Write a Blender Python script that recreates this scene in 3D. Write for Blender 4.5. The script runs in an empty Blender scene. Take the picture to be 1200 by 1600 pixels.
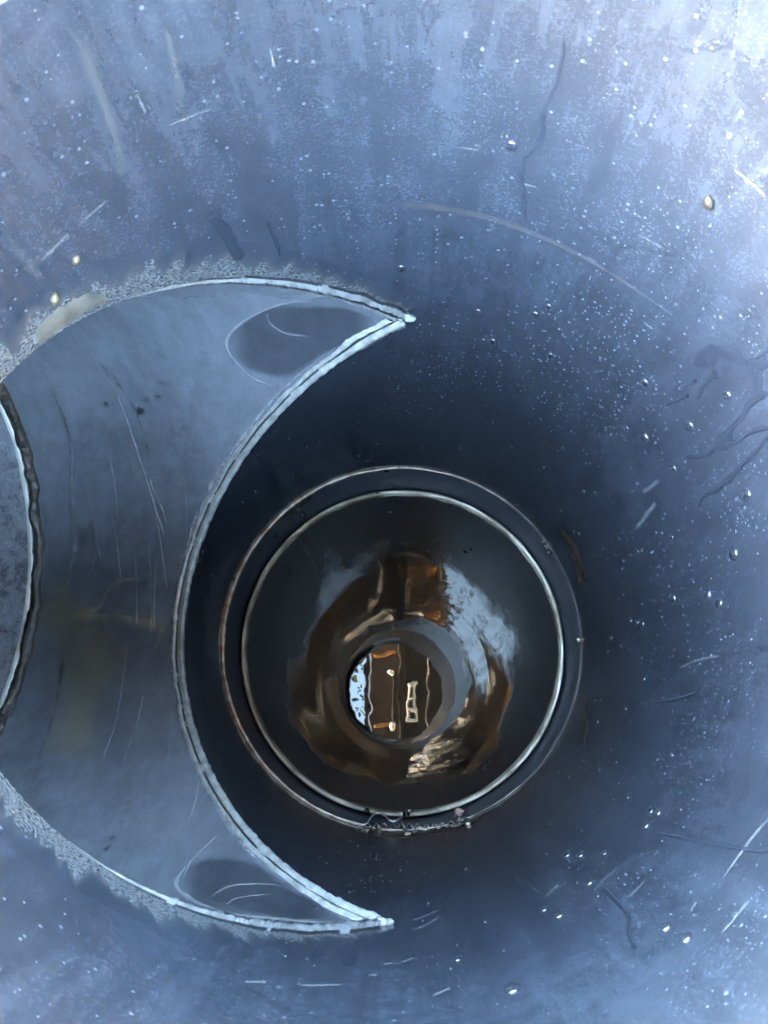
import bpy, bmesh, math, random
from mathutils import Vector, Matrix, noise as mnoise

C = bpy.context.scene
random.seed(7)
S = 0.2                                   # inner radius of the pipe in metres

# ------------------------------------------------------------------ camera
CAMX, CAMY, AX, AY, AZ, FPX = -0.02212, 0.36128, -0.23479, 0.0312, -0.19822, 1267.94
Rx = Matrix(((1, 0, 0), (0, math.cos(AX), -math.sin(AX)), (0, math.sin(AX), math.cos(AX))))
Ry = Matrix(((math.cos(AY), 0, math.sin(AY)), (0, 1, 0), (-math.sin(AY), 0, math.cos(AY))))
Rz = Matrix(((math.cos(AZ), -math.sin(AZ), 0), (math.sin(AZ), math.cos(AZ), 0), (0, 0, 1)))
M = Rx @ Ry @ Rz                          # rows: right, down, forward in pipe coordinates (x right, y down, z deep)


def W(x, y, z):                            # pipe units (radius 1, z counted downwards) -> world metres
    return Vector((x * S, -y * S, -z * S))


def Wd(v):
    return Vector((v[0], -v[1], -v[2]))


cam_d = bpy.data.cameras.new('camera')
cam = bpy.data.objects.new('camera', cam_d)
C.collection.objects.link(cam)
r_, d_, f_ = Wd(M[0]), Wd(M[1]), Wd(M[2])
cm = Matrix((r_, -d_, -f_)).transposed().to_4x4()
cm.translation = W(CAMX, CAMY, 0)
cam.matrix_world = cm
cam_d.sensor_fit = 'VERTICAL'
cam_d.sensor_height = 36.0
cam_d.lens = FPX / 1600 * 36.0
cam_d.clip_start = 0.01
cam_d.clip_end = 500
cam_d.dof.use_dof = True
cam_d.dof.focus_distance = 0.62
cam_d.dof.aperture_fstop = 24.0
C.camera = cam

# ------------------------------------------------------------------ sky, sun, exposure
SUN_EL, SUN_AZ = math.radians(4), math.radians(268)    # azimuth clockwise from +Y
world = bpy.data.worlds.new('World')
C.world = world
world.use_nodes = True
wn = world.node_tree
bg = wn.nodes['Background']
sky = wn.nodes.new('ShaderNodeTexSky')
sky.sky_type = 'NISHITA'
sky.sun_disc = False
sky.sun_elevation = SUN_EL
sky.sun_rotation = SUN_AZ
sky.air_density = 1.0
sky.dust_density = 1.0
sky.ozone_density = 1.0
wn.links.new(sky.outputs['Color'], bg.inputs['Color'])
bg.inputs['Strength'].default_value = 0.15
sd = bpy.data.lights.new('sun', 'SUN')
sd.energy = 0.5
sd.angle = math.radians(12)
sd.color = (1.0, 0.93, 0.84)
sun = bpy.data.objects.new('sun', sd)
C.collection.objects.link(sun)
sdir = Vector((math.sin(SUN_AZ) * math.cos(SUN_EL), math.cos(SUN_AZ) * math.cos(SUN_EL), math.sin(SUN_EL)))
sun.rotation_euler = sdir.to_track_quat('Z', 'Y').to_euler()
sun.location = sdir * 5
C.view_settings.view_transform = 'Standard'
C.view_settings.look = 'None'
C.view_settings.exposure = 9.0
C.view_settings.gamma = 1.0
C.cycles.max_bounces = 14
C.cycles.glossy_bounces = 10
C.cycles.transmission_bounces = 8
C.cycles.diffuse_bounces = 5
C.cycles.sample_clamp_indirect = 20
C.cycles.caustics_reflective = True

# ------------------------------------------------------------------ helpers


def link(o, parent=None):
    C.collection.objects.link(o)
    if parent is not None:
        o.parent = parent
    return o


def mesh_obj(name, verts, faces, mat, parent=None, uvs=None, smooth=True):
    me = bpy.data.meshes.new(name)
    me.from_pydata([tuple(v) for v in verts], [], faces)
    if smooth:
        me.polygons.foreach_set('use_smooth', [True] * len(me.polygons))
    if uvs is not None:
        ul = me.uv_layers.new(name='UVMap')
        for lp in me.loops:
            ul.data[lp.index].uv = uvs[lp.vertex_index]
    me.materials.append(mat)
    me.update()
    return link(bpy.data.objects.new(name, me), parent)


def thing(name, label, cat, loc=(0, 0, 0), group=None):
    o = bpy.data.objects.new(name, None)
    o.empty_display_size = 0.05
    o.location = loc
    link(o)
    tag(o, label, cat, group)
    return o


def tag(o, label=None, cat=None, group=None, kind=None):
    if label:
        o['label'] = label
    if cat:
        o['category'] = cat
    if group:
        o['group'] = group
    if kind:
        o['kind'] = kind
    return o


def grid_faces(rows, cols, closed=True, flip=False):
    F = []
    n = cols if closed else cols - 1
    for i in range(rows - 1):
        for j in range(n):
            a, b = i * cols + j, i * cols + (j + 1) % cols
            q = (a, b, b + cols, a + cols)
            F.append(q[::-1] if flip else q)
    return F


def n3(x, y=0.0, z=0.0):
    return mnoise.noise(Vector((x, y, z)))


# the two cylinders: riser along z, branch along A through (0,0,ZC); both radius 1
PHI, TILT, ZC, XB = -0.24133, 0.04164, 2.67719, 1.76239
A = Vector((-math.cos(PHI) * math.cos(TILT), math.sin(PHI) * math.cos(TILT), math.sin(TILT)))
E_ = Vector((math.sin(PHI), math.cos(PHI), 0)).normalized()
N_ = E_.cross(A)
if N_.z < 0:
    N_ = -N_
TH0 = math.atan2(A.y, A.x)
ST, CT = math.sin(TILT), math.cos(TILT)
Z_RIM, Z_R1, Z_R2, Z_WATER = 1.10, 4.553, 5.0265, 9.6
R_LOW = 0.957


def hole(th):
    c = math.cos(th - TH0)
    if c <= 0:
        return ZC, ZC
    return ZC - c * (1 - ST) / CT, ZC + c * (1 + ST) / CT


def branch_pt(psi, k, r=1.0):
    o = Vector((0, 0, ZC)) + r * (math.cos(psi) * N_ + math.sin(psi) * E_)
    return o + k * A


def branch_k0(psi):
    o = branch_pt(psi, 0)
    a = A.x ** 2 + A.y ** 2
    b = o.x * A.x + o.y * A.y
    c = o.x ** 2 + o.y ** 2 - 1
    return (-b + math.sqrt(max(b * b - a * c, 0))) / a


def hit(px, py):
    """where the line of sight through a photo pixel meets the pipe: point and inward normal (pipe units)"""
    d = (M.transposed() @ Vector(((px - 600) / FPX, (py - 800) / FPX, 1.0))).normalized()
    o = Vector((CAMX, CAMY, 0))
    a = d.x ** 2 + d.y ** 2
    b = o.x * d.x + o.y * d.y
    c = o.x ** 2 + o.y ** 2 - 1
    t = (-b + math.sqrt(b * b - a * c)) / a
    P = o + t * d
    th = math.atan2(P.y, P.x)
    zu, zl = hole(th)
    if zu < P.z < zl:                       # passes through the opening: meet the branch
        q = o - Vector((0, 0, ZC))
        qp, dp = q - q.dot(A) * A, d - d.dot(A) * A
        a, b, c = dp.dot(dp), qp.dot(dp), qp.dot(qp) - 1
        t = (-b + math.sqrt(max(b * b - a * c, 0))) / a
        P = o + t * d
        v = P - Vector((0, 0, ZC))
        return P, -(v - v.dot(A) * A).normalized(), True
    if P.z > Z_R2:
        c = o.x ** 2 + o.y ** 2 - R_LOW ** 2
        b = o.x * d.x + o.y * d.y
        a = d.x ** 2 + d.y ** 2
        P = o + (-b + math.sqrt(b * b - a * c)) / a * d
    return P, Vector((-P.x, -P.y, 0)).normalized(), False


# ------------------------------------------------------------------ materials


class NT:
    def __init__(s, name):
        s.m = bpy.data.materials.new(name)
        s.m.use_nodes = True
        s.t = s.m.node_tree
        s.b = s.t.nodes['Principled BSDF']
        s.out = s.t.nodes['Material Output']
        s.co = s.t.nodes.new('ShaderNodeTexCoord')

    def n(s, typ, **kw):
        nd = s.t.nodes.new(typ)
        for k, v in kw.items():
            setattr(nd, k, v)
        return nd

    def l(s, a, b):
        s.t.links.new(a, b)

    def coords(s, sc=(1, 1, 1), src='Object', loc=(0, 0, 0)):
        mp = s.n('ShaderNodeMapping')
        mp.inputs['Scale'].default_value = sc
        mp.inputs['Location'].default_value = loc
        s.l(s.co.outputs[src], mp.inputs['Vector'])
        return mp.outputs[0]

    def noise(s, vec, scale, detail=4, rough=.55, dist=0):
        nd = s.n('ShaderNodeTexNoise')
        nd.inputs['Scale'].default_value = scale
        nd.inputs['Detail'].default_value = detail
        nd.inputs['Roughness'].default_value = rough
        nd.inputs['Distortion'].default_value = dist
        s.l(vec, nd.inputs['Vector'])
        return nd.outputs['Fac']

    def ramp(s, fac, a, b, va=0., vb=1.):
        nd = s.n('ShaderNodeMapRange')
        nd.interpolation_type = 'SMOOTHSTEP'
        nd.inputs[1].default_value = a
        nd.inputs[2].default_value = b
        nd.inputs[3].default_value = va
        nd.inputs[4].default_value = vb
        s.l(fac, nd.inputs[0])
        return nd.outputs[0]

    def math(s, op, a, b=None, clamp=False):
        nd = s.n('ShaderNodeMath', operation=op)
        nd.use_clamp = clamp
        for i, v in enumerate((a, b)):
            if v is None:
                continue
            if isinstance(v, (int, float)):
                nd.inputs[i].default_value = v
            else:
                s.l(v, nd.inputs[i])
        return nd.outputs[0]

    def mix(s, fac, a, b):
        nd = s.n('ShaderNodeMix', data_type='RGBA')
        for i, v in ((0, fac), (6, a), (7, b)):
            if isinstance(v, (int, float)):
                nd.inputs[i].default_value = v
            elif isinstance(v, tuple):
                nd.inputs[i].default_value = (*v, 1)
            else:
                s.l(v, nd.inputs[i])
        return nd.outputs[2]

    def specks(s, vec, scale, size, keep):
        """scattered dots: cells of a Voronoi net whose random number passes keep"""
        v = s.n('ShaderNodeTexVoronoi')
        v.inputs['Scale'].default_value = scale
        s.l(vec, v.inputs['Vector'])
        sep = s.n('ShaderNodeSeparateColor')
        s.l(v.outputs['Color'], sep.inputs[0])
        k = s.math('GREATER_THAN', sep.outputs[0], 1 - keep)
        sz = s.math('MULTIPLY', sep.outputs[1], size)
        d = s.math('LESS_THAN', v.outputs['Distance'], sz)
        return s.math('MULTIPLY', k, d)

    def bump(s, h, strength, dist=.001, prev=None):
        nd = s.n('ShaderNodeBump')
        nd.inputs['Strength'].default_value = strength
        nd.inputs['Distance'].default_value = dist
        s.l(h, nd.inputs['Height'])
        if prev is not None:
            s.l(prev, nd.inputs['Normal'])
        return nd.outputs[0]

    def set(s, **kw):
        for k, v in kw.items():
            k = k.replace('_', ' ')
            i = s.b.inputs[k]
            if isinstance(v, (int, float)):
                i.default_value = v
            elif isinstance(v, tuple):
                i.default_value = (*v, 1) if len(v) == 3 else v
            else:
                s.l(v, i)
        return s


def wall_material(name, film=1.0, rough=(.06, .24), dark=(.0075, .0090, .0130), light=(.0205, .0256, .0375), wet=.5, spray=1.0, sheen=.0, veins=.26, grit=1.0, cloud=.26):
    m = NT(name)
    v = m.coords((1, 1, .45))
    v1 = m.coords((1, 1, 1))
    run = m.coords((1, 1, .12), loc=(3, 1, 2))
    big = m.ramp(m.noise(v, 7, 6, .6), .3, .75)
    runs = m.ramp(m.noise(run, 80, 5, .65, .3), .36, .68)
    mott = m.ramp(m.noise(v1, 60, 5, .65), .3, .75)
    f = m.math('ADD', m.math('ADD', m.math('MULTIPLY', big, cloud), m.math('MULTIPLY', runs, .10 + .28 * grit)), .36 + .1 * (1 - grit))
    grain = m.ramp(m.noise(v1, 560, 3, .75), .52, .68)
    f = m.math('MULTIPLY', f, m.math('ADD', m.math('ADD', m.math('MULTIPLY', mott, .38 * grit), m.math('MULTIPLY', grain, .75 * grit)), .80 - .26 * grit))
    # rivulets: a net of dark runs washed through the haze, only in places
    wob = m.n('ShaderNodeVectorMath', operation='ADD')
    nz = m.n('ShaderNodeTexNoise')
    nz.inputs['Scale'].default_value = 18
    nz.inputs['Detail'].default_value = 4
    m.l(v1, nz.inputs['Vector'])
    sc = m.n('ShaderNodeVectorMath', operation='SCALE')
    sc.inputs['Scale'].default_value = .045
    m.l(nz.outputs['Color'], sc.inputs[0])
    m.l(m.coords((1, 1, .42), loc=(2, 4, 1)), wob.inputs[0])
    m.l(sc.outputs[0], wob.inputs[1])
    vo = m.n('ShaderNodeTexVoronoi', feature='DISTANCE_TO_EDGE')
    vo.inputs['Scale'].default_value = 24
    m.l(wob.outputs[0], vo.inputs['Vector'])
    wid = m.ramp(m.noise(m.coords((1, 1, .5), loc=(9, 9, 9)), 12, 3), .50, .74, 0, .085)
    vein = m.math('MULTIPLY', m.math('LESS_THAN', vo.outputs['Distance'], wid), veins)
    patch = m.math('MULTIPLY', m.ramp(m.noise(m.coords((1, 1, .6), loc=(5, 2, 8)), 16, 2, .5, 1.5), .635, .65), wet * .5)
    f = m.math('MULTIPLY', f, m.math('SUBTRACT', 1, m.math('MAXIMUM', patch, vein)), clamp=True)
    f = m.math('MULTIPLY', f, film, clamp=True)
    col = m.mix(f, dark, light)
    sp = m.math('MAXIMUM', m.specks(v1, 300, .30, .20 * spray), m.specks(v1, 150, .11, .04 * spray))
    col = m.mix(m.math('MULTIPLY', sp, .8), col, (.050, .060, .078))
    m.set(Base_Color=col, Roughness=m.ramp(f, 0, 1, *rough), IOR=1.5, Sheen_Weight=m.math('MULTIPLY', f, sheen), Sheen_Roughness=.45)
    h = m.math('ADD', m.math('MULTIPLY', m.noise(v1, 320, 3), .3), m.math('MULTIPLY', mott, .25))
    b = m.bump(h, .12, .0006)
    b2 = m.bump(m.noise(v1, 9, 2), .25, .004, b)
    m.set(Normal=b2)
    return m.m


mat_riser = wall_material('black_plastic_riser', 1.0)
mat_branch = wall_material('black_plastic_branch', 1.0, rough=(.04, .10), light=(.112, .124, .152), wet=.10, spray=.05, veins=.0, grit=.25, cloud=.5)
mat_sleeve = wall_material('black_plastic_sleeve', 1.0, light=(.055, .068, .100), rough=(.38, .5), wet=.2, spray=.6)


def deep_material():
    m = NT('black_plastic_lower')
    v1 = m.coords((1, 1, 1))
    f = m.ramp(m.noise(m.coords((1, 1, .4)), 14, 5, .6), .35, .8)
    sep = m.n('ShaderNodeSeparateXYZ')
    m.l(m.co.outputs['Object'], sep.inputs[0])
    hz = m.math('ADD', sep.outputs[2], m.math('MULTIPLY', m.noise(m.coords((1, 1, .3), loc=(1, 7, 3)), 5, 5, .6), 1.3))
    dry = m.ramp(hz, 1.10, 1.28)                # metres above the water
    col = m.mix(f, (.002, .0024, .0035), (.0045, .0055, .0075))
    m.set(Base_Color=m.mix(dry, col, (.0065, .0095, .0175)), Roughness=m.math('ADD', m.ramp(f, 0, 1, .008, .03), m.math('MULTIPLY', dry, .30)), IOR=1.5)
    b = m.bump(m.noise(m.coords((1, 1, .35)), 16, 2, .5, .8), .2, .004)
    b = m.bump(m.noise(m.coords((1, 1, .6), loc=(4, 4, 4)), 55, 2, .5, .6), .10, .0016, b)
    m.set(Normal=m.bump(m.noise(v1, 120, 3), .03, .0006, b))
    return m.m


mat_low = deep_material()


def simple(name, col, rough=.4, var=.25, scale=120, bump=.2, metallic=0., dist=.0008, col2=None):
    m = NT(name)
    v = m.coords()
    f = m.noise(v, scale, 5, .6)
    c2 = col2 or tuple(c * (1 - var) for c in col)
    m.set(Base_Color=m.mix(m.ramp(f, .3, .7), c2, col), Roughness=rough, Metallic=metallic)
    m.set(Normal=m.bump(m.noise(v, scale * 2.2, 4), bump, dist))
    return m.m


mat_glint = simple('painted_sky_glint', (.075, .09, .115), .08, .4, 300, 0)  # pale colour stands in for sky glints on the deeper beads
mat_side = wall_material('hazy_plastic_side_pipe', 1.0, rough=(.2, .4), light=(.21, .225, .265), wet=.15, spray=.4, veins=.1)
mat_cutend = simple('bright_cut_edge', (.5, .5, .48), .3, .3, 60, .2)
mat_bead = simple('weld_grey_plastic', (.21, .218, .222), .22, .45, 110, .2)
mat_bead2 = simple('weld_grey_plastic_dimmed', (.095, .10, .108), .3, .5, 110, .3)  # same weld plastic, colour darkened against the stronger light near the opening
mat_groove = simple('weld_groove', (.010, .011, .014), .3, .3, 200, .2)
mat_face = simple('cut_pipe_end', (.40, .36, .29), .3, .5, 24, .25, col2=(.085, .066, .042))
mat_brown = simple('muddy_bead', (.034, .024, .019), .32, .6, 150, .8, dist=.002, col2=(.009, .0075, .007))
mat_copper = simple('tarnished_wire', (.40, .35, .29), .25, .5, 90, .4, col2=(.16, .08, .045))
mat_wire = simple('bare_wire', (.42, .36, .36), .2, .3, 200, .2)
mat_dark = simple('dark_clip', (.012, .011, .010), .25, .4, 200, .4)
mat_pink = simple('pink_plastic_flake', (.34, .20, .19), .35, .4, 150, .4)
mat_seed = simple('yellow_grit', (.045, .038, .020), .5, .3, 300, .3)
mat_leaf = simple('brown_leaf_bit', (.010, .007, .005), .5, .4, 300, .4)
mat_smear = simple('pale_plastic', (.055, .058, .056), .35, .6, 70, .5)


md = NT('bead_of_water')
md.set(Base_Color=(.010, .012, .017), Roughness=.05, IOR=1.62)
mat_drop = md.m
mc = NT('clear_water')
mc.set(Base_Color=(1, 1, 1), Roughness=.0, IOR=1.333, Transmission_Weight=1.0)
mat_clear = mc.m
mat_spray = simple('fine_spray_beads', (.044, .053, .070), .05, .2, 100, 0)  # sky glints put into the pale base colour of the beads
mt = NT('wet_trickle')
mt.set(Base_Color=mt.mix(mt.ramp(mt.noise(mt.coords(), 90, 4), .3, .7), (.0085, .0108, .0165), (.0125, .0155, .0235)), Roughness=.24, IOR=1.35)
mt.set(Normal=mt.bump(mt.noise(mt.coords(), 160, 2), .15, .001))
mat_trickle = mt.m

mw = NT('still_water')
mw.set(Base_Color=(.004, .004, .004), Roughness=0.0, IOR=1.333)
mw.set(Normal=mw.bump(mw.noise(mw.coords(), 14, 2), .05, .004))
mat_water = mw.m


def soft_material(name, col, strength=1.0, scale=140, lo=.35, hi=.65, rough=.5, stretch=(1, 1, 1), edge=.5, bumpk=.3):
    """dry deposits, scratches and painted reflections: opaque in its middle, breaking up through noise to a ragged edge (uv.y runs across it)"""
    m = NT(name)
    sep = m.n('ShaderNodeSeparateXYZ')
    m.l(m.co.outputs['UV'], sep.inputs[0])
    y = sep.outputs[1]
    e = m.math('MULTIPLY', m.math('MINIMUM', y, m.math('SUBTRACT', 1, y)), 2)       # 0 rim .. 1 middle
    nz = m.noise(m.coords(stretch), scale, 5, .65)
    a = m.math('ADD', nz, m.math('MULTIPLY', m.math('SUBTRACT', e, edge), .6))
    a = m.math('MULTIPLY', m.ramp(a, lo, hi), strength)
    ux = sep.outputs[0]
    endf = m.ramp(m.math('MINIMUM', ux, m.math('SUBTRACT', 1, ux)), 0, .16)
    tail = m.math('MULTIPLY', m.math('MULTIPLY', m.ramp(e, 0, .25), a), endf)
    m.set(Base_Color=col, Roughness=rough, Alpha=tail)
    m.set(Normal=m.bump(nz, bumpk, .0008))
    return m.m


mat_scratch = soft_material('pale_scratch', (.065, .073, .085), .6, 420, .30, .6, .5)
mat_lime = soft_material('lime_streak', (.072, .080, .095), .7, 60, .38, .72, .55, edge=.75)
mat_old_lime = soft_material('old_lime_streak', (.030, .035, .044), .55, 60, .30, .75, .55, edge=.7)
mat_stain = soft_material('yellow_silt_stain', (.21, .20, .13), .45, 22, .12, .95, .5, edge=.5)
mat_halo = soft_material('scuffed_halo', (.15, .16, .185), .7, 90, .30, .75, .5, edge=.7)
mat_bscratch = soft_material('branch_scratch', (.19, .205, .235), .5, 420, .30, .65, .5)
mat_dark_refl = soft_material('painted_dark_reflection', (.022, .026, .036), .48, 30, .0, .35, .12, edge=.35, bumpk=.05)  # dark reflection in the branch wall, painted on as colour
mat_refl_line = soft_material('painted_reflection_line', (.19, .20, .23), .5, 110, .25, .7, .5, edge=.55)  # pale edge of the reflected opening, painted on as colour
mat_rust = soft_material('rust_smear', (.030, .017, .010), .8, 60, .2, .7, .35, edge=.5)
mat_seam = soft_material('tan_seam', (.038, .034, .034), .5, 160, .40, .75, .5)


def scuff():
    m = NT('scraped_plastic')
    sep = m.n('ShaderNodeSeparateXYZ')
    m.l(m.co.outputs['UV'], sep.inputs[0])
    mp = m.n('ShaderNodeMapping')
    mp.inputs['Scale'].default_value = (330, 26, 1)
    mp.inputs['Rotation'].default_value = (0, 0, .35)
    m.l(m.co.outputs['UV'], mp.inputs['Vector'])
    br = m.noise(mp.outputs[0], 1, 4, .7)
    mp2 = m.n('ShaderNodeMapping')
    mp2.inputs['Scale'].default_value = (46, .012, 1)
    m.l(m.co.outputs['UV'], mp2.inputs['Vector'])
    lowf = m.noise(mp2.outputs[0], 1, 4, .6)
    top = m.math('ADD', m.math('ADD', m.math('MULTIPLY', lowf, 2.0), m.math('MULTIPLY', br, .4)), -.42)
    a = m.math('MULTIPLY', m.ramp(m.math('SUBTRACT', top, sep.outputs[1]), 0, .45), m.ramp(br, .25, .6, .55, 1))
    m.set(Base_Color=m.mix(m.ramp(br, .38, .66), (.020, .0225, .028), (.070, .076, .086)), Roughness=.42, Alpha=m.math('MULTIPLY', a, .85))
    m.set(Normal=m.bump(br, .5, .0008))
    return m.m


mat_scuff = scuff()
mat_soil = simple('pale_gravel_soil', (.36, .31, .25), .9, .4, 60, .8, dist=.01)

# ------------------------------------------------------------------ the ground round the pipe
GZ = Z_RIM + .05
V, ringr = [], [1.09, 1.6, 2.5, 4, 6, 7.5, 9, 11, 14, 40, 300, 2000]
RISE = [0, 0, .02, .1, .3, 1.6, 3.0, 3.6, 3.8, 3.9, 4, 4]       # earth banks added to block low sun and shape the wall light
for r, up in zip(ringr, RISE):
    for j in range(64):
        t = j / 64 * math.tau
        V.append(W(r * math.cos(t), r * math.sin(t), GZ - up * 1.2 * (1 + .62 * math.cos(t - .5)) * (1 + .25 * n3(r * .4, math.cos(t) * 3, math.sin(t) * 3))))
g = mesh_obj('ground', V, grid_faces(len(ringr), 64, flip=True), mat_soil)
tag(g, kind='structure')

# ------------------------------------------------------------------ the pipe: one welded thing
pipe = thing('drain_pipe', 'black plastic drain pipe with welded side branch, seen from above', 'pipe', W(0, 0, Z_WATER))
bpy.context.view_layer.update()


def part(name, verts, faces, mat, parent=pipe, **kw):
    """verts in pipe units; stored relative to the pipe's base"""
    base = W(0, 0, Z_WATER)
    return mesh_obj(name, [W(*v) - base for v in verts], faces, mat, parent, **kw)


NTH = 384
ths = [TH0 + math.pi + j / NTH * math.tau for j in range(NTH)]


def wav(th, z):                             # the slight unroundness of an extruded pipe
    return 1 + .0018 * math.sin(2 * th + .6 * z) + .0012 * n3(math.cos(th) * 1.5, math.sin(th) * 1.5, z * .7)


V = []
UP, LO = 26, 26
for i in range(UP + 1):
    for th in ths:
        zu, zl = hole(th)
        z = Z_RIM + (zu - Z_RIM) * i / UP
        V.append((math.cos(th), math.sin(th), z))
nu = len(V)
for i in range(LO + 1):
    for th in ths:
        zu, zl = hole(th)
        z = zl + (Z_R1 - zl) * i / LO
        V.append((math.cos(th), math.sin(th), z))
F = grid_faces(UP + 1, NTH) + [tuple(q + nu for q in f) for f in grid_faces(LO + 1, NTH)]
# the rolled lip of the pipe, its rim and its outside above and just under the soil
rim0 = len(V)
for (r, z) in ((1.0, Z_RIM), (1.012, Z_RIM - .012), (1.05, Z_RIM - .014), (1.062, Z_RIM), (1.062, Z_RIM + .5)):
    for th in ths:
        V.append((r * math.cos(th), r * math.sin(th), z))
F += [tuple(q + rim0 for q in f) for f in grid_faces(5, NTH, flip=True)]
riser = part('riser_wall', V, F, mat_riser)

# branch wall
NP, KB = 384, 22
V = []
for i in range(KB + 1):
    for j in range(NP):
        psi = j / NP * math.tau
        k0 = branch_k0(psi)
        V.append(tuple(branch_pt(psi, k0 + (XB + .04 - k0) * i / KB)))
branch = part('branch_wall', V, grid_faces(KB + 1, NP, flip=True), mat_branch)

# side pipe joined to the branch
V = []
prof = [(1.0, XB + .02), (.990, XB + .02), (.986, XB + .024), (.985, XB + .05)] + [(.985, XB + .05 + .25 * i) for i in range(1, 16)] + [(.0, XB + 3.8)]
for r, k in prof:
    for j in range(192):
        V.append(tuple(branch_pt(j / 192 * math.tau, k, max(r, .001))))
sidep = part('side_pipe', V, grid_faces(len(prof), 192, flip=True), mat_side)
V = []
for r, k in ((.999, XB + .012), (.984, XB + .008), (.980, XB + .016), (.9835, XB + .03)):
    for j in range(256):
        psi = j / 256 * math.tau
        V.append(tuple(branch_pt(psi, k + .006 * n3(j * .11, 2), r)))
part('pipe_end', V, grid_faces(4, 256, flip=True), mat_cutend, sidep)


# --- beads -----------------------------------------------------------------
def loop_tube(name, centre, frame, radius, n, mat, parent, seg=10, closed=True):
    """a lumpy rope: centre(i), frame(i)->(u,v), radius(i)"""
    V = []
    for i in range(n):
        c = centre(i)
        u, v = frame(i)
        for s in range(seg):
            t = s / seg * math.tau
            rr = radius(i, t)
            V.append(tuple(c + (math.cos(t) * u + math.sin(t) * v) * rr))
    F = []
    for i in range(n if closed else n - 1):
        for s in range(seg):
            a, b = i * seg + s, i * seg + (s + 1) % seg
            c2, d2 = ((i + 1) % n) * seg + (s + 1) % seg, ((i + 1) % n) * seg + s
            F.append((a, b, c2, d2))
    return part(name, V, F, mat, parent)


# brown lumpy bead of the branch joint
NB = 900


def jr(i, t):
    x = i / NB * 60
    return .024 + .013 * n3(x * 1.3, math.cos(t), math.sin(t)) + .016 * max(0, n3(x * .6, 5)) + .006 * n3(x * 3.1, t)


def jc(i):
    return branch_pt(i / NB * math.tau, XB - .012 + .012 * n3(i * .045, 3), .996)


def jf(i):
    psi = i / NB * math.tau
    return (-(math.cos(psi) * N_ + math.sin(psi) * E_), A)


loop_tube('joint_bead', jc, jf, jr, NB, mat_brown, branch, 12)

# grey double weld bead round the branch opening
BEAD = [(-.050, .000), (-.036, .006), (-.026, .013), (-.014, .018), (-.004, .019), (.006, .013), (.012, .006), (.017, .003),
        (.022, .005), (.028, .011), (.035, .011), (.041, .005), (.047, .000)]


def weld(name, s0, s1, sg, n, wscale, mat, hgt=1.0):
    V, U = [], []
    for i in range(n + 1):
        s = s0 + (s1 - s0) * i / n
        psi = s if sg > 0 else math.pi - s
        k = branch_k0(psi)
        P = branch_pt(psi, k)
        n1 = Vector((-P.x, -P.y, 0)).normalized()
        n2 = -(math.cos(psi) * N_ + math.sin(psi) * E_)
        Ad = Vector((0, 0, sg))
        w = wscale(s) * (1 + .28 * n3(i * .035, 4, sg) + .12 * n3(i * .21, 6, sg))
        for q, (t, h) in enumerate(BEAD):
            jit = 1 + .30 * n3(i * .16, q * .8, sg) + .12 * n3(i * .6, q * 1.7)
            hh = (h * jit + (.0035 * n3(i * .9, q) if 2 <= q <= 4 else 0)) * hgt * min(1, w * 1.2) + .0012
            off = (Ad * -t if t < 0 else A * t) * w
            nn = (n1 * (1 if t < 0 else .75) + n2 * (.35 if t < -.01 else 1)).normalized()
            if t > .01:
                nn = n2
            V.append(tuple(P + off + nn * hh))
    o = part(name, V, grid_faces(n + 1, len(BEAD), closed=False, flip=sg < 0), mat, riser)
    o.data.materials.append(mat_groove)
    nb = len(BEAD) - 1
    for k, f in enumerate(o.data.polygons):      # open grooves between the rolls, here and there bridged by plastic
        if (sg < 0 and k % nb in (0, 3)) or k % nb in (6, 7) or (k % nb == 0):
            if n3(k // nb * .05, 8, sg) > -.3:
                f.material_index = 1
    return o


HP = math.pi / 2
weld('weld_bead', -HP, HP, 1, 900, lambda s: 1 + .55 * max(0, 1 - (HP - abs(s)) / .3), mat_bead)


def upw(s):
    d = HP - abs(s)
    return .04 + 1.25 * max(0, 1 - d / .80) ** .9


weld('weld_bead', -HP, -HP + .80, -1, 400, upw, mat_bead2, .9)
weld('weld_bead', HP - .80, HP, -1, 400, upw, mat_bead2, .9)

for sgn in (-1, 1):                          # blunt run-out of the weld at both tips
    P = branch_pt(HP * sgn, branch_k0(HP * sgn))
    t_ = math.atan2(P.y, P.x)
    for q in range(3):
        tq = t_ + (.014 * (q - .6)) * (1 if math.cos(t_ + .01 - TH0) < math.cos(t_ - .01 - TH0) else -1)
        c = Vector((math.cos(tq) * .997, math.sin(tq) * .997, P.z + .006 * (q - 2)))
        s_ = .019 - .003 * q
        V = []
        for a in range(8):
            for b in range(12):
                u, v = a / 7 * math.pi, b / 12 * math.tau
                k = s_ * (1 + .3 * n3(q * 3 + math.cos(v), math.sin(v), a * .4))
                V.append(tuple(c + Vector((math.sin(u) * math.cos(v) * k * 1.5, math.sin(u) * math.sin(v) * k * .9, math.cos(u) * k))))
        part('weld_tip', V, grid_faces(8, 12), mat_bead, riser)

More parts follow.
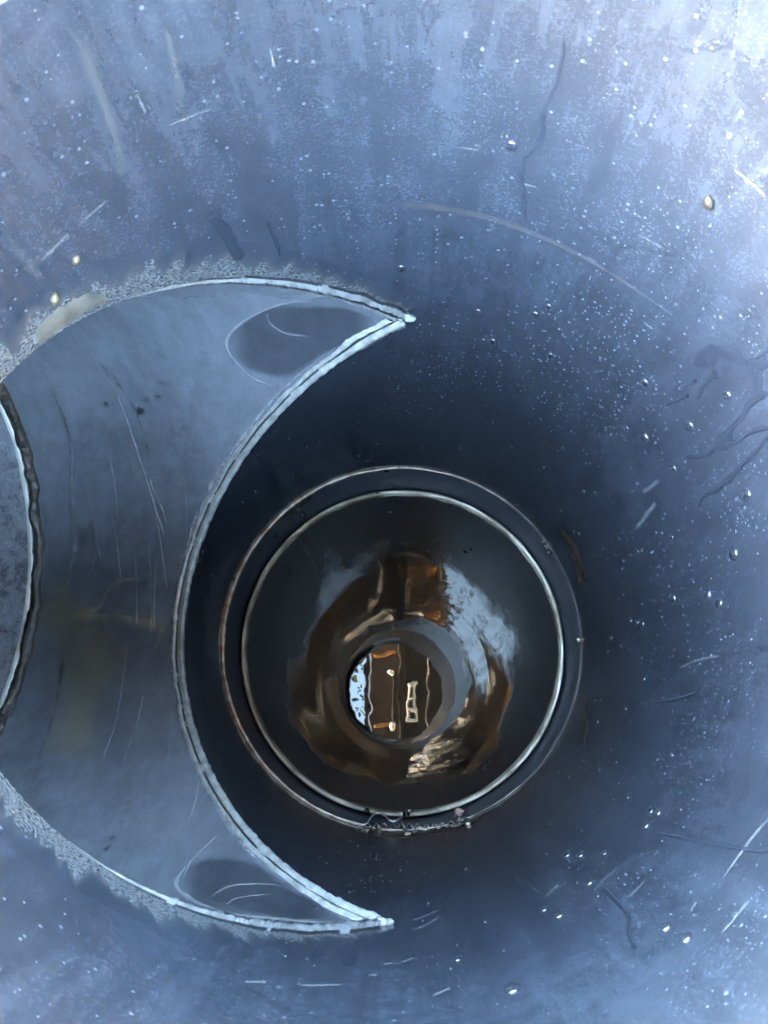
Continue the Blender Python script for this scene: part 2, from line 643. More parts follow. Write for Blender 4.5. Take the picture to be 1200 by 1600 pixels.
# scraped plastic above the upper edge of the opening
V, U = [], []
n = 500
WIDE = .17
for i in range(n + 1):
    th = TH0 - HP * .985 + 2 * HP * .985 * i / n
    zu, zl = hole(th)
    for q in range(6):
        # measured square to the edge, up the wall
        c = math.cos(th - TH0)
        slope = math.sin(th - TH0) * (1 - ST) / CT     # dz/dth of the edge
        nl = math.hypot(1, slope)
        dth, dz = (slope / nl, -1 / nl)
        w = WIDE * (.55 + .45 * min(1, c / .5)) * q / 5
        t2, z2 = th + dth * w, zu + dz * w
        V.append((.9985 * math.cos(t2), .9985 * math.sin(t2), z2))
        U.append((i / n * 1.0, q / 5))
part('scraped_band', V, grid_faces(n + 1, 6, closed=False), mat_scuff, riser, uvs=U)


# --- the coupling and the lower pipe ------------------------------------------
def ring_wall(name, prof, mat, parent=pipe, nth=256, jit=0.0):
    V = []
    for q, (r, z) in enumerate(prof):
        for j in range(nth):
            t = j / nth * math.tau
            rr = r + (jit * n3(math.cos(t) * 9, math.sin(t) * 9, q * .7) if jit else 0)
            rr *= wav(t, z) if r > .5 and not jit else 1
            V.append((rr * math.cos(t), rr * math.sin(t), z))
    return part(name, V, grid_faces(len(prof), nth), mat, parent)


def warped_wall(name, prof, mat, parent=pipe, nth=256):
    V = []
    for r, z in prof:
        k = min(1, max(0, z - Z_R2 - .1))      # true at its cut end, out of round further down
        for j in range(nth):
            t = j / nth * math.tau
            rr = r * (1 + k * (.004 * math.sin(2 * t + .45 * z + 1.2) + .010 * n3(math.cos(t) * 1.6, math.sin(t) * 1.6, z * .55)))
            V.append((rr * math.cos(t), rr * math.sin(t), z))
    return part(name, V, grid_faces(len(prof), nth), mat, parent)


sleeve = ring_wall('coupling_sleeve', [(1.06, Z_R1), (1.0, Z_R1), (1.004, Z_R1 + .02)] + [(1.006, Z_R1 + .06 * i) for i in range(1, 12)], mat_sleeve)
lower = warped_wall('lower_pipe', [(R_LOW, Z_R2 + .02 + (Z_WATER + .6 - Z_R2) * i / 60) for i in range(61)], mat_low)
ring_wall('pipe_shoulder', [(1.008, Z_R2 + .07), (.992, Z_R2 + .03), (.986, Z_R2 + .004)], mat_sleeve, lower)
ring_wall('pipe_end', [(.986, Z_R2 + .003), (.982, Z_R2 - .007), (.977, Z_R2 - .001), (.972, Z_R2 - .007), (.966, Z_R2 - .001), (.963, Z_R2 + .008), (R_LOW - .0005, Z_R2 + .03)],
          mat_face, lower, 512, .0042)

# tarnished coil wire squeezed out along the upper joint: thick at the left, thinning out at the right
NW = 700


def cw(i):
    t = i / NW * math.tau
    return Vector(((.9945 + .003 * n3(i * .05, 9)) * math.cos(t), (.9945 + .003 * n3(i * .05, 9)) * math.sin(t), Z_R1 + .008 * n3(i * .02, 4)))


def cwr(i, t):
    th = i / NW * math.tau
    left = .5 - .5 * math.cos(th - .25)
    return max(.0006, -.0015 + .0135 * left * (1 + .5 * n3(i * .09, 1)) + .003 * n3(i * .4, t) + .002 * n3(i * .035, 7))


loop_tube('coil_wire', cw, lambda i: (Vector((math.cos(i / NW * math.tau), math.sin(i / NW * math.tau), 0)), Vector((0, 0, 1))), cwr, NW, mat_copper, sleeve, 8)


def tube_path(name, pts, rad, mat, parent, seg=8, sub=6, to_part=True):
    P = []
    n = len(pts)
    for i in range(n - 1):                  # Catmull-Rom through the points
        p0, p1, p2, p3 = pts[max(i - 1, 0)], pts[i], pts[i + 1], pts[min(i + 2, n - 1)]
        for k in range(sub):
            t = k / sub
            P.append(.5 * ((2 * p1) + (-p0 + p2) * t + (2 * p0 - 5 * p1 + 4 * p2 - p3) * t * t + (-p0 + 3 * p1 - 3 * p2 + p3) * t ** 3))
    P.append(pts[-1])
    V, F = [], []
    for i, p in enumerate(P):
        tg = (P[min(i + 1, len(P) - 1)] - P[max(i - 1, 0)]).normalized()
        u = tg.cross(Vector((.3, .5, .8))).normalized()
        v = tg.cross(u)
        r = rad(i / (len(P) - 1)) if callable(rad) else rad
        for s in range(seg):
            a = s / seg * math.tau
            V.append(tuple(p + (u * math.cos(a) + v * math.sin(a)) * r))
    for i in range(len(P) - 1):
        for s in range(seg):
            F.append((i * seg + s, i * seg + (s + 1) % seg, (i + 1) * seg + (s + 1) % seg, (i + 1) * seg + s))
    F.append(tuple(range(seg))[::-1])
    F.append(tuple((len(P) - 1) * seg + s for s in range(seg)))
    if to_part:
        return part(name, V, F, mat, parent)
    return mesh_obj(name, [W(*v) for v in V], F, mat, parent)


def off(px, py, lift):
    P, nn, b = hit(px, py)
    return P + nn * lift


# wire pulled out of the joint at the bottom of the picture
tube_path('wire_loop', [off(x, y, l) for x, y, l in ((545, 1284, .004), (556, 1289, .012), (570, 1294, .02), (580, 1285, .035), (592, 1285, .05), (602, 1292, .05), (612, 1297, .045), (624, 1295, .05), (634, 1288, .055), (642, 1281, .05), (640, 1277, .035))],
          .0052, mat_wire, sleeve)
pts = []
for i in range(46):
    x = 572 + i * 3.3
    y = 1294 - 2.6 * math.cos(i * 1.57) + (0 if x < 690 else -(x - 690) * .28)
    pts.append(off(x, y, .012 + .011 * math.sin(i * 1.57)))
tube_path('coil_wire', pts, .0042, mat_wire, sleeve, 6, 4)


def blob(name, c, size, mat, parent=None, rough=.35, seed=0, axis=None, as_part=False, label=None, cat=None):
    bm = bmesh.new()
    bmesh.ops.create_icosphere(bm, subdivisions=3, radius=1)
    rot = Vector((0, 0, 1)).rotation_difference(axis or Vector((0, 0, 1))).to_matrix()
    V, F = [], []
    for v in bm.verts:
        k = 1 + rough * n3(v.co.x * 1.7 + seed, v.co.y * 1.7, v.co.z * 1.7)
        p = Vector((v.co.x * size[0], v.co.y * size[1], v.co.z * size[2])) * k
        V.append(rot @ p)
    for f in bm.faces:
        F.append(tuple(v.index for v in f.verts))
    bm.free()
    if as_part:
        return part(name, [tuple(v + c) for v in V], F, mat, parent)
    o = mesh_obj(name, [Wd(v) * S for v in V], F, mat)
    o.location = W(*c)
    if label:
        tag(o, label, cat)
    return o


for x, y, s in ((572, 1274, 1), (635, 1279, 1.1)):
    P, nn, b = hit(x, y)
    blob('terminal_stub', P + nn * .025, (.017 * s, .017 * s, .03 * s), mat_dark, sleeve, .4, x, as_part=True)
P, nn, b = hit(718, 1275)
blob('melted_lug', P + nn * .02, (.03, .022, .03), mat_pink, sleeve, .6, 3, as_part=True)
for x, y, s, mt_ in ((462, 795, .02, mat_brown), (470, 800, .014, mat_brown), (856, 853, .016, mat_brown), (860, 862, .014, mat_dark), (851, 846, .012, mat_brown), (907, 1000, .012, mat_copper)):
    P, nn, b = hit(x, y)
    blob('weld_drip', P + nn * .008, (s, s * .8, s * .7), mt_, sleeve, .9, x, as_part=True)
P, nn, b = hit(470, 801)
blob('weld_drip', P + nn * .012 + Vector((0, 0, .03)), (.016, .016, .016), mat_dark, sleeve, .2, 5, as_part=True)


# --- flat marks on the walls: each its own thin strip ------------------------------
def strip(name, pts, width, mat, parent=None, lift=.0016, sub=6, crown=0.0, cross=4, jag=0.0, loose=False):
    """a strip along photo points laid on the wall it is seen on; width in pixels there"""
    n = len(pts)
    Q = []
    ws = width if isinstance(width, (list, tuple)) else [width] * n
    for i in range(n - 1):
        p = [Vector((*pts[max(0, min(n - 1, i + d))], ws[max(0, min(n - 1, i + d))])) for d in (-1, 0, 1, 2)]
        for k in range(sub):
            t = k / sub
            Q.append(.5 * ((2 * p[1]) + (-p[0] + p[2]) * t + (2 * p[0] - 5 * p[1] + 4 * p[2] - p[3]) * t * t + (-p[0] + 3 * p[1] - 3 * p[2] + p[3]) * t ** 3))
    Q.append(Vector((*pts[-1], ws[-1])))
    V, U = [], []
    L = 0.0
    for i, q in enumerate(Q):
        a, b = Q[max(i - 1, 0)], Q[min(i + 1, len(Q) - 1)]
        tx, ty = b.x - a.x, b.y - a.y
        h = math.hypot(tx, ty) or 1
        nx, ny = -ty / h, tx / h
        w = max(q.z, .4)
        if jag:
            w *= 1 + jag * n3(q.x * .07, q.y * .07, 1)
        if crown and i in (0, len(Q) - 1):
            w *= .15
        if i:
            L += math.hypot(q.x - Q[i - 1].x, q.y - Q[i - 1].y)
        for c in range(cross + 1):
            v = c / cross
            jx = w * (v - .5) * (1 + (jag * .6 * n3(q.x * .11 + c, q.y * .11, 4) if jag else 0))
            P, nn, br = hit(q.x + nx * jx, q.y + ny * jx)
            V.append(tuple(P + nn * (lift + crown * (1 - (2 * v - 1) ** 2))))
            U.append((L, v))
    U = [(u / max(L, 1e-6), v) for u, v in U]
    F = grid_faces(len(Q), cross + 1, closed=False)
    if loose:
        c = sum((Vector(v) for v in V), Vector()) / len(V)
        o = mesh_obj(name, [W(*v) - W(*c) for v in V], F, mat, uvs=U)
        o.location = W(*c)
        return o
    return part(name, V, F, mat, parent, uvs=U)


# scratches in the riser wall
for p, w in (
        ([(172, 309), (145, 330), (120, 353)], 7), ([(108, 362), (85, 385), (62, 408)], 10),
        ([(213, 146), (220, 160), (228, 177)], 8), ([(422, 73), (425, 90), (430, 108)], 9),
        ([(257, 197), (290, 184), (338, 165)], 5), ([(717, 230), (730, 231), (747, 234)], 5),
        ([(817, 286), (828, 289), (839, 292)], 6), ([(853, 261), (860, 263), (868, 265)], 5),
        ([(1000, 366), (1018, 377), (1037, 388)], 5), ([(1146, 262), (1172, 283), (1200, 308)], 8),
        ([(917, 402), (924, 405), (932, 410)], 5), ([(1006, 502), (1012, 508), (1020, 514)], 5),
        ([(760, 359), (768, 360)], 5), ([(990, 830), (1010, 805), (1025, 785)], 12), ([(1005, 770), (1030, 750)], 10),
        ([(1060, 1045), (1090, 1032), (1130, 1024)], 7), ([(1200, 1280), (1165, 1325), (1130, 1375)], 8),
        ([(1170, 1408), (1150, 1435), (1128, 1460)], 8), ([(970, 1354), (945, 1375), (925, 1398)], 4),
        ([(850, 1405), (860, 1395), (875, 1382)], 11), ([(1010, 1375), (995, 1392), (980, 1405)], 5),
        ([(0, 1217), (14, 1238), (27, 1258)], 11), ([(1090, 1410), (1080, 1425)], 8),
        ([(640, 1440), (665, 1432), (690, 1420)], 5), ([(640, 1455), (662, 1448), (690, 1432)], 6),
        ([(380, 1535), (400, 1536), (418, 1536)], 8), ([(430, 1543), (440, 1545)], 8), ([(465, 1541), (500, 1541), (540, 1540)], 6),
        ([(575, 1525), (592, 1525)], 5), ([(600, 1508), (614, 1506)], 7), ([(625, 1506), (648, 1497)], 5),
        ([(675, 1558), (705, 1545)], 7), ([(640, 665), (700, 668), (760, 678)], 2.5), ([(560, 700), (610, 690), (680, 688)], 2),
        ([(420, 745), (470, 725), (520, 718)], 3), ([(302, 964), (318, 970), (338, 977)], 9)):
    strip('scratch', p, w * .75, mat_scratch, riser, lift=.0022)
# scratches along the branch floor
for p, w in (
        ([(212, 865), (214, 950), (212, 985)], 2), ([(232, 850), (238, 940), (234, 995)], 2), ([(228, 740), (243, 800), (256, 880), (262, 930)], 2.5),
        ([(246, 860), (242, 920), (241, 985)], 2), ([(196, 640), (220, 720), (236, 770), (262, 850)], 4), ([(182, 612), (200, 660), (212, 700)], 3),
        ([(171, 790), (182, 840), (190, 912)], 2), ([(142, 780), (150, 830), (158, 880)], 2), ([(72, 790), (70, 850), (68, 960)], 1.6),
        ([(66, 870), (64, 930), (62, 1000)], 1.6), ([(232, 735), (238, 760), (252, 790), (262, 825)], 4), ([(287, 737), (292, 800), (290, 850)], 2),
        ([(268, 1090), (266, 1150), (262, 1200)], 2), ([(252, 985), (246, 1005), (240, 1018)], 5), ([(199, 1012), (190, 1080), (178, 1140), (150, 1210)], 2),
        ([(225, 1080), (215, 1130), (190, 1200)], 4), ([(170, 700), (180, 760), (186, 820)], 2), ([(62, 620), (66, 690), (74, 740)], 2),
        ([(312, 1212), (306, 1250), (292, 1290)], 4), ([(345, 1300), (325, 1320), (300, 1345), (285, 1375)], 3)):
    strip('scratch', p, w, mat_bscratch, branch, lift=.0022)
# dried lime streaks, silt stain in the branch
for p, w in (([(75, 600), (95, 640), (112, 700), (112, 780), (122, 860)], [14, 22, 16, 24, 50]), ([(122, 840), (112, 880), (95, 925)], [40, 36, 20]),
             ([(98, 1010), (95, 1060), (80, 1130), (55, 1200)], [16, 18, 16, 20]), ([(140, 810), (150, 850), (142, 900)], [30, 40, 22]),
             ([(150, 560), (200, 620), (225, 680), (236, 730)], [10, 20, 16, 14])):
    strip('lime_streak', p, w, mat_lime, branch, lift=.003)
for p, w in (([(55, 965), (85, 958), (110, 962), (160, 965)], [90, 120, 84, 40]), ([(100, 963), (160, 962), (220, 968), (275, 990)], [30, 20, 34, 40]),
             ([(130, 955), (155, 950), (168, 925), (180, 912), (205, 905), (228, 908)], [9, 10, 12, 15, 12, 8]), ([(10, 998), (18, 990), (24, 984)], [14, 20, 12]), ([(150, 960), (145, 1020), (128, 1110), (110, 1200)], [110, 130, 120, 90])):
    strip('silt_stain', p, w, mat_stain, branch, lift=.004)
for p, w in (([(90, 20), (130, 80), (160, 150), (185, 240), (200, 300)], [40, 50, 44, 40, 30]), ([(0, 350), (30, 395), (70, 440)], [34, 40, 30]),
             ([(255, 30), (275, 110), (290, 200)], [36, 44, 34])):
    strip('lime_streak', p, w, mat_old_lime, riser, lift=.002)
# faint tan ring part-way down the wall
strip('seam_line', [(590, 321), (640, 319), (700, 327), (780, 345), (880, 385), (960, 430), (1050, 492)], [4, 14, 12, 10, 9, 7, 4], mat_seam, riser, lift=.002)
strip('seam_line', [(914, 1070), (918, 1120), (912, 1170), (903, 1208)], [3, 5, 5, 4], mat_seam, riser, lift=.002)
strip('seam_line', [(855, 800), (895, 860), (912, 910), (918, 945)], [3, 12, 14, 4], mat_seam, riser, lift=.0022)
for p, w in (([(868, 815), (892, 850), (905, 885), (910, 925)], [8, 22, 26, 8]), ([(915, 1080), (917, 1130), (910, 1180)], [5, 9, 6]), ([(780, 1262), (730, 1286), (680, 1298), (620, 1304), (560, 1296)], [6, 14, 18, 22, 10]),
             ([(404, 842), (430, 815), (462, 792), (492, 772)], [4, 8, 12, 6])):
    strip('rust_smear', p, w, mat_rust, riser, lift=.0014)
for i in range(34):
    x = random.choice((random.uniform(560, 612), random.uniform(600, 740)))
    y = 1303 - abs(x - 630) ** 2 * .0016 + random.uniform(-7, 3)
    P, nn, b = hit(x, y)
    k = random.uniform(.006, .013)
    blob('weld_crumb', P + nn * k * .5, (k * 1.5, k, k * .9), random.choice((mat_brown, mat_copper, mat_dark, mat_brown)), sleeve, .9, i, as_part=True)
strip('scratch', [(467, 838), (480, 862), (506, 905)], 5, mat_dark, lower, lift=.002)
# pale molten lip at the upper left edge
strip('melted_lip', [(52, 536), (78, 508), (110, 485), (140, 470), (166, 466)], [12, 26, 28, 24, 12], mat_smear, riser, lift=.002, crown=.004, cross=8, jag=.4)
# scuffed halo on the branch floor along the weld
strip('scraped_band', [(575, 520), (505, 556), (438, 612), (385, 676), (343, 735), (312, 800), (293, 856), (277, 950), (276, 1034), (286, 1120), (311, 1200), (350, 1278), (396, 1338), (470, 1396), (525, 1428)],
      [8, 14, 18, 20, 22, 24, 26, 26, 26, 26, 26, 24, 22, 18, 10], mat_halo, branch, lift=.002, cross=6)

# painted reflections: dark ovals with pale outlines, near both tips of the opening
strip('dark_reflection', [(356, 548), (372, 542), (400, 538), (440, 532), (490, 518), (540, 507), (592, 505)], [14, 58, 100, 124, 92, 60, 10], mat_dark_refl, branch, lift=.0012, cross=10)
strip('dark_reflection', [(276, 1386), (295, 1380), (330, 1380), (380, 1390), (430, 1405), (480, 1420), (530, 1434)], [14, 50, 88, 98, 72, 40, 8], mat_dark_refl, branch, lift=.0012, cross=10)
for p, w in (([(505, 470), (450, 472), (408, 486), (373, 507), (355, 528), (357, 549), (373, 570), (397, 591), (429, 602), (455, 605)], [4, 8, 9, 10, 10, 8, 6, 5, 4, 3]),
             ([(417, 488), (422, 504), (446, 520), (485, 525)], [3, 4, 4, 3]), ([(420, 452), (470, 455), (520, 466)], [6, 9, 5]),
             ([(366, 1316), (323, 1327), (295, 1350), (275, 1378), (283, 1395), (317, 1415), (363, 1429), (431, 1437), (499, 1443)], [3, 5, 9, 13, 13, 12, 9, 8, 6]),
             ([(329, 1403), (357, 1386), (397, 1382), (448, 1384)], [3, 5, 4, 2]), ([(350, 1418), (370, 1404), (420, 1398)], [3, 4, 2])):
    strip('reflection_outline', p, [q * .85 for q in w], mat_refl_line, branch, lift=.002, cross=6, jag=.5)
# ------------------------------------------------------------------ standing water
# the pipe leans a little, so level water lies aslant to it
WA, WB = 0.0150, 0.0
V = []
for r in [0.001] + [i / 40 for i in range(1, 41)]:
    for j in range(96):
        t = j / 96 * math.tau
        V.append(W(r * .97 * math.cos(t), r * .97 * math.sin(t), Z_WATER + r * .97 * (WA * math.cos(t) + WB * math.sin(t))))
water = mesh_obj('water', V, grid_faces(41, 96, flip=True), mat_water)
tag(water, kind='structure')

# ------------------------------------------------------------------ trickles, drops, grit
TR = [
    ([(1200, 612), (1170, 634), (1160, 652), (1140, 674), (1130, 692), (1116, 700), (1106, 710), (1088, 715), (1072, 713)], [10, 8, 8, 12, 24, 10, 6, 5, 4], 'forked dark water trickle swelling to a blob on the right wall'),
    ([(1200, 682), (1176, 712), (1158, 728), (1140, 748), (1120, 764), (1100, 776), (1092, 792)], [8, 8, 8, 9, 9, 7, 4], 'long dark water trickle below the forked one on the right wall'),
    ([(1134, 694), (1152, 690), (1172, 676), (1200, 668)], [10, 6, 7, 9], 'short side arm of the forked trickle at the right edge'),
    ([(1084, 568), (1112, 556), (1140, 562), (1160, 578), (1178, 574), (1200, 566)], [10, 34, 40, 34, 26, 20], 'broad dark wet patch high on the right wall'),
    ([(1122, 580), (1108, 592), (1096, 608), (1090, 624)], [22, 10, 7, 4], 'dark runnel dropping from the broad wet patch'),
    ([(1178, 570), (1184, 610), (1172, 630)], [22, 16, 8], 'dark wet tongue joining the broad patch to the forked trickle'),
    ([(1064, 604), (1078, 600), (1088, 594)], [6, 6, 5], 'tiny dark dribble left of the runnel under the wet patch'),
    ([(1040, 632), (1058, 626), (1076, 616)], [5, 6, 8], 'thin dark dribble just above the big crescent drop at right'),
    ([(940, 1385), (960, 1405), (982, 1430), (982, 1460), (995, 1482)], [5, 6, 6, 7, 8], 'crooked dark trickle low on the wall right of centre'),
    ([(1030, 1302), (1090, 1315), (1150, 1325), (1200, 1330)], [5, 7, 7, 8], 'nearly level dark trickle reaching the right edge low down'),
    ([(805, 1370), (845, 1398)], [4, 5], 'faint short trickle right of the lower weld tip'),
    ([(881, 61), (870, 122), (849, 175), (842, 219), (816, 249), (818, 306), (820, 350)], [7, 8, 9, 12, 10, 7, 4], 'long faint dark trickle down the upper wall'),
    ([(497, 1474), (500, 1495)], [18, 22], 'small dark wet mark just under the lower weld tip, left one'),
    ([(543, 1472), (546, 1490), (545, 1510)], [18, 26, 24], 'square dark wet mark just under the lower weld tip, right one'),
    ([(418, 345), (432, 380), (438, 400)], [6, 6, 4], 'hooked thin trickle above the scraped edge of the opening'),
    ([(330, 330), (350, 360), (370, 395), (376, 405)], [26, 20, 22, 10], 'blotchy dark wet patch above the scraped edge of the opening'),
    ([(1200, 545), (1180, 560)], [8, 12], 'thin dark run entering from the right edge above the wet patch'),
    ([(1000, 1100), (1050, 1095), (1090, 1082)], [4, 5, 4], 'faint level trickle on the dark right wall'),
]
for p, w, lab in TR:
    o = strip('water_trickle', p, w, mat_trickle, lift=.0014, crown=.0015, cross=6, jag=.5, loose=True)
    tag(o, lab, 'water trickle', 'dark water trickles on the pipe wall')

# one dome for every drop, shared mesh
bm = bmesh.new()
bmesh.ops.create_uvsphere(bm, u_segments=20, v_segments=14, radius=1)
for v in bm.verts:
    v.co.z = max(v.co.z, -.15) * .52
dome = bpy.data.meshes.new('water_drop')
bm.to_mesh(dome)
bm.free()
dome.polygons.foreach_set('use_smooth', [True] * len(dome.polygons))
dome.materials.append(mat_drop)
clear = dome.copy()
clear.materials[0] = mat_clear


def drop(px, py, dia, label, group, name='water_drop'):
    P, nn, br = hit(px, py)
    depth = (M @ (P - Vector((CAMX, CAMY, 0)))).z
    r = dia * .62 / FPX * depth * S
    o = bpy.data.objects.new(name, clear if br else dome)
    link(o)
    q = Wd(nn).to_track_quat('Z', 'Y')
    o.matrix_world = Matrix.Translation(W(*P)) @ q.to_matrix().to_4x4() @ Matrix.Diagonal((r, r * random.uniform(1, 1.35), r, 1))
    tag(o, label, 'water drop', group)
    return o


RIGHT = [(1007, 598, 13), (1136, 618, 14), (1077, 666, 15), (1008, 684, 16), (1167, 773, 16), (979, 670, 9), (971, 681, 6), (1052, 732, 11), (747, 487, 10), (836, 491, 11), (857, 480, 11),
         (755, 532, 8), (770, 534, 12), (860, 556, 11), (780, 565, 6), (874, 635, 7), (1049, 840, 8), (1146, 865, 18), (996, 862, 7), (1106, 929, 17), (1052, 935, 15), (1123, 943, 16), (1082, 893, 6),
         (985, 970, 9), (995, 973, 11), (1003, 975, 13), (955, 997, 9), (950, 1018, 9), (970, 1009, 7), (1006, 1061, 9), (930, 1094, 9), (939, 1093, 8), (977, 1108, 10), (933, 1128, 11), (902, 1097, 7),
         (936, 1203, 9), (980, 1246, 11), (1016, 1267, 13), (1028, 1270, 13), (1009, 1290, 14), (886, 1336, 13), (907, 1336, 13), (944, 1333, 10), (921, 1379, 14), (873, 1430, 17), (728, 1358, 8), (715, 1498, 14),
         (1039, 1449, 19), (1070, 1466, 20), (850, 1421, 12), (627, 420, 12), (799, 228, 16), (758, 1440, 7), (912, 768, 8), (930, 770, 7), (897, 830, 6), (905, 833, 8), (876, 798, 6), (915, 900, 6), (1050, 1180, 8), (800, 1545, 24)]
BRANCH = [(226, 622, 9), (246, 620, 7), (220, 641, 11), (165, 632, 8), (191, 645, 7), (275, 672, 9), (284, 664, 8), (183, 668, 7), (248, 596, 9), (263, 599, 7), (253, 556, 8), (243, 553, 6), (72, 795, 12), (90, 797, 9), (66, 868, 9),
          (230, 838, 9), (237, 852, 10), (222, 862, 7), (215, 905, 9), (225, 910, 8), (232, 899, 7), (210, 915, 6), (195, 842, 6), (182, 860, 6), (152, 898, 7), (276, 890, 8), (282, 895, 9), (200, 1255, 8), (188, 1290, 9), (176, 1310, 9), (182, 1276, 7), (168, 1326, 10), (215, 1244, 7),
          (28, 850, 12), (20, 820, 8), (30, 900, 10), (21, 1118, 7), (300, 635, 7), (120, 700, 6), (160, 750, 6), (52, 1122, 9)]
DEEP = [(604, 735, 8), (560, 712, 6), (575, 720, 5), (520, 760, 6), (460, 742, 6), (505, 775, 7), (400, 768, 9), (404, 712, 6), (380, 785, 8), (625, 780, 5), (638, 790, 6), (700, 790, 6), (612, 760, 5), (690, 735, 6), (756, 745, 6), (808, 790, 8),
        (832, 808, 6), (455, 810, 6), (430, 838, 8), (391, 845, 9), (450, 890, 6), (453, 893, 5), (638, 878, 7), (680, 845, 5), (668, 860, 5), (727, 862, 6), (736, 858, 5), (610, 800, 5), (640, 812, 5), (590, 770, 5), (540, 745, 6), (660, 700, 6), (720, 700, 6), (800, 700, 7), (770, 660, 6),
        (690, 640, 6), (560, 660, 6), (480, 700, 6), (500, 690, 5), (350, 880, 8), (330, 900, 8), (318, 862, 9), (312, 878, 10), (365, 905, 6), (345, 1190, 7), (420, 1260, 6), (850, 730, 6), (880, 700, 6)]
for x, y, d in RIGHT:
    drop(x, y, d, 'clear water drop clinging to the curved wall right of the lower rings', 'water drops on the riser wall')
for x, y, d in BRANCH:
    drop(x, y, d, 'clear water drop lying on the floor of the side branch', 'water drops in the side branch')
for x, y, d in DEEP:
    drop(x, y, d, 'small water drop on the dark wall close round the two lower rings', 'water drops round the lower rings')

# uncountable fine spray on the right wall
V, F = [], []
FM = []
for k in range(8500):
    px, py = random.uniform(420, 1200), random.uniform(0, 1600)
    P, nn, br = hit(px, py)
    if br or P.z > Z_R1 - .1:
        continue
    if n3(px * .006, py * .006, 3) + random.uniform(-.35, .35) + (px - 900) / 1500 - (.22 if py < 480 else 0) < 0:
        continue
    depth = (M @ (P - Vector((CAMX, CAMY, 0)))).z
    low = P.z > 2.2
    r = random.choice((.5, .6, .7, .8, .9, 1.3)) * (1.25 if low else 1) / FPX * depth
    u = nn.cross(Vector((0, 0, 1)))
    w = nn.cross(u)
    b = len(V)
    for s in range(6):
        a = s / 6 * math.tau
        V.append(W(*(P + (u * math.cos(a) + w * math.sin(a)) * r)))
    for s in range(6):
        a = s / 6 * math.tau
        V.append(W(*(P + (u * math.cos(a) + w * math.sin(a)) * r * .6 + nn * r * .5)))
    V.append(W(*(P + nn * r * .65)))
    for s in range(6):
        s2 = (s + 1) % 6
        F.append((b + s, b + s2, b + 6 + s2, b + 6 + s))
        F.append((b + 6 + s, b + 6 + s2, b + 12))
    FM += [1 if low and random.random() < .5 else 0] * 12
sp = mesh_obj('fine_spray', V, F, mat_spray)
sp.data.materials.append(mat_glint)
sp.data.polygons.foreach_set('material_index', FM)
tag(sp, 'fine beads of water spray freckling the upper and right wall', 'spray', kind='stuff')

# grit
for x, y, s, m_, lab in ((83, 466, .0155, mat_seed, 'round yellow speck of grit above the pale melted lip'), (117, 405, .012, mat_seed, 'paler oval yellow speck of grit higher on the left wall'),
                         (1110, 315, .017, mat_leaf, 'brown crumb stuck on the upper right wall')):
    P, nn, b = hit(x, y)
    blob('grit', P + nn * s * .3, (s * 1.0, s * .7, s * .6), m_, None, .22, x, nn, label=lab, cat='grit')

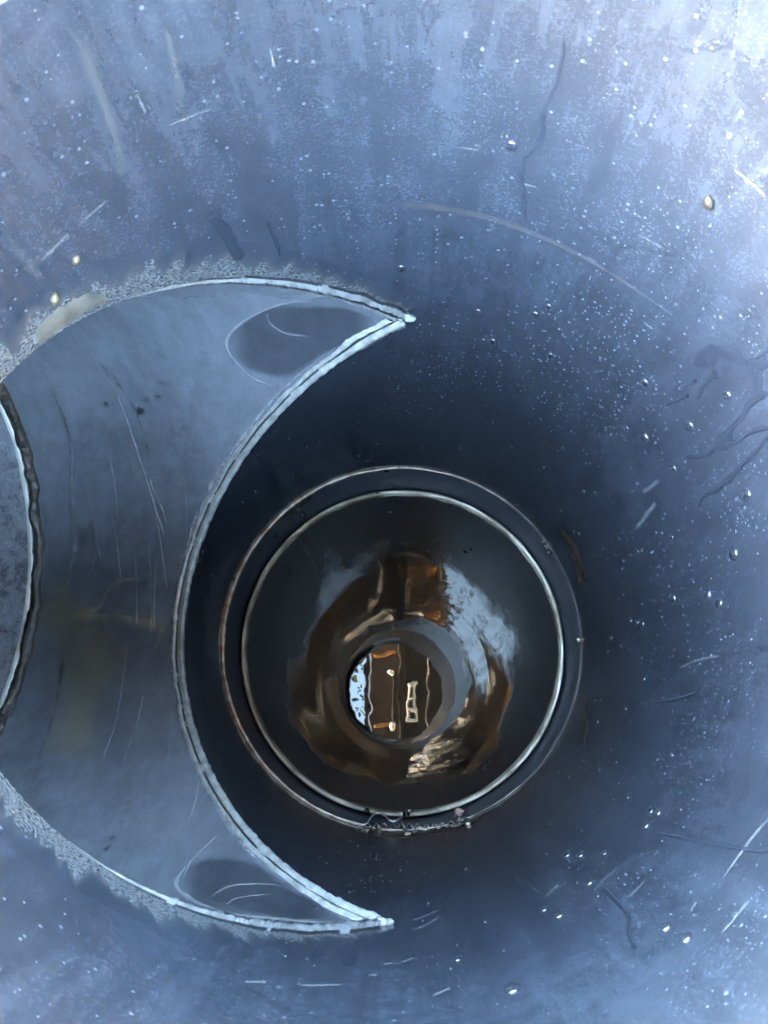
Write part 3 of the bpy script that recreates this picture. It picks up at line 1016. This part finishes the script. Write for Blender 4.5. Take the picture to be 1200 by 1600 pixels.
# ------------------------------------------------------------------ what stands over the pipe and shows in the water
OVER = True
if OVER:
    mat_board = simple('rusty_brown_steel', (.155, .112, .084), .5, .5, 9, .4, col2=(.07, .053, .042), dist=.01)
    mat_black = simple('black_hose_rubber', (.015, .015, .016), .5, .3, 30, .2)
    mat_white = simple('white_painted_steel', (.75, .76, .78), .4, .1, 30, .1)
    mat_grey = simple('galvanised_steel', (.26, .27, .29), .4, .2, 30, .1)
    H = -9.0                                 # height over the camera, in pipe radii
    ZM = 2 * Z_WATER - H
    WN = Vector((WA, WB, -1)).normalized()

    def over(px, py, dz=0.0):
        """point at that height which the water mirrors towards a photo pixel"""
        d = M.transposed() @ Vector(((px - 600) / FPX, (py - 800) / FPX, 1.0))
        o = Vector((CAMX, CAMY, 0))
        k = (Z_WATER + WA * o.x + WB * o.y - o.z) / (d.z - WA * d.x - WB * d.y)
        p = o + d * k
        d = d - 2 * d.dot(WN) * WN
        return p + d * ((H + dz - p.z) / d.z)

    boom = thing('excavator_boom', 'brown digger boom above the pipe, mirrored in the water', 'excavator boom', W(*over(612, 1086)))
    bpy.context.view_layer.update()
    base = boom.location.copy()

    def obox(name, pa, pb, w, t, mat, dz=0.0):
        """bar from pixel pa to pixel pb, w wide (pixels), t thick (radii)"""
        a, b = over(*pa, dz), over(*pb, dz)
        ax = (b - a).normalized()
        sd_ = ax.cross(Vector((0, 0, 1))).normalized() * (w / FPX * ZM / 2)
        V = []
        for p in (a, b):
            for s1, s2 in ((-1, 0), (1, 0), (1, -1), (-1, -1)):
                V.append(W(*(p + sd_ * s1 + Vector((0, 0, t)) * s2)) - base)
        F = [(0, 1, 2, 3), (7, 6, 5, 4), (0, 4, 5, 1), (1, 5, 6, 2), (2, 6, 7, 3), (3, 7, 4, 0)]
        o = mesh_obj(name, V, F, mat, boom, smooth=False)
        bv = o.modifiers.new('bevel', 'BEVEL')
        bv.width = .006
        bv.segments = 2
        return o

    obox('boom_plate', (603, 900), (609, 1280), 56, 1.2, mat_board)
    obox('side_rail', (571, 900), (575, 1280), 6, .8, mat_black, .1)
    obox('side_rail', (578, 900), (580, 1280), 2.5, .5, mat_grey, .25)
    obox('hydraulic_ram', (627, 930), (628, 1260), 6, .4, mat_black, .9)
    obox('ram_rod', (617, 1050), (617, 1135), 8, .3, mat_black, .95)
    obox('sky_blocker', (846, 860), (848, 1320), 420, 1.0, mat_black, .1)  # dark cover widened to block sky and shade the left walls
    obox('side_rail', (669, 1000), (669, 1200), 2, .3, mat_grey, 1.2)
    mat_orange = simple('amber_glint', (.62, .27, .06), .4, .3, 40, .2)
    for a_, b_ in (((584, 1024), (618, 1020)), ((584, 1136), (606, 1133)), ((640, 1010), (652, 1006)), ((586, 1190), (640, 1186)), ((586, 965), (640, 962))):
        obox('glint_strip', a_, b_, 5, .12, mat_orange, 1.25)  # orange strips added to give amber glints in the mirrored view
    for xa, ya, xb, yb in ((638, 1068, 638, 1130), (649, 1068, 649, 1130)):
        obox('step_rail', (xa, ya), (xb, yb), 4, .2, mat_white, 1.3)
    for y in (1070, 1090, 1108, 1128):
        obox('step_rung', (638, y), (649, y), 4, .15, mat_white, 1.36)
    for x, y in ((613, 1135), (612, 1052)):
        c = over(x, y, 1.3)
        blob_ = bmesh.new()
        bmesh.ops.create_icosphere(blob_, subdivisions=3, radius=.024)
        V = [W(*c) - base + v.co for v in blob_.verts]
        F = [tuple(v.index for v in f.verts) for f in blob_.faces]
        blob_.free()
        mesh_obj('white_pin', V, F, mat_white, boom)

    # leafy twigs hanging over the left of the opening
    c0 = over(556, 1030, -2)
    twig = thing('overhanging_branch', 'leafy branch end over the opening, dark against the mirrored sky', 'branch', W(*c0))
    bpy.context.view_layer.update()
    b2 = twig.location.copy()
    stem = [over(470, 960, -2.2), over(520, 995, -2), over(550, 1015, -1.9), over(566, 1040, -1.8)]
    V, F, LV, LF = [], [], [], []
    sm = tube_path('stem', stem, lambda t: .14 * (1 - t) + .03, simple('bark', (.06, .05, .04), .8, .4, 60, .5), None, 6, 4, to_part=False)
    for v in sm.data.vertices:
        v.co -= b2
    sm.parent = twig
    for k in range(450):
        a = random.random()
        q = stem[1].lerp(stem[3], a) + Vector((random.gauss(-.5, 1.3), random.gauss(.4, 1.6), random.gauss(0, .6)))
        u = Vector((random.gauss(0, 1), random.gauss(0, 1), random.gauss(0, .5))).normalized()
        w = u.cross(Vector((random.gauss(0, .4), random.gauss(0, .4), 1))).normalized()
        L = random.uniform(.10, .24)
        n0 = len(LV)
        for (x, y, z) in ((0, 0, 0), (.35, .26, .05), (.7, .2, .05), (1, 0, -.05), (.7, -.2, .05), (.35, -.26, .05)):
            LV.append(W(*(q + (u * x + w * y + Vector((0, 0, z))) * L)) - b2)
        LF.append(tuple(range(n0, n0 + 6)))
    lv = mesh_obj('foliage', LV, LF, simple('dark_leaf', (.045, .075, .03), .5, .4, 20, .2), twig)
    lv['kind'] = 'stuff'

# ------------------------------------------------------------------ lean the whole place so that the water is level
bpy.context.view_layer.update()
lean = Wd(Vector((WA, WB, -1)).normalized()).rotation_difference(Vector((0, 0, 1))).to_matrix().to_4x4()
for o in list(C.objects):
    if o.parent is None and o.type != 'LIGHT':
        o.matrix_world = lean @ o.matrix_world
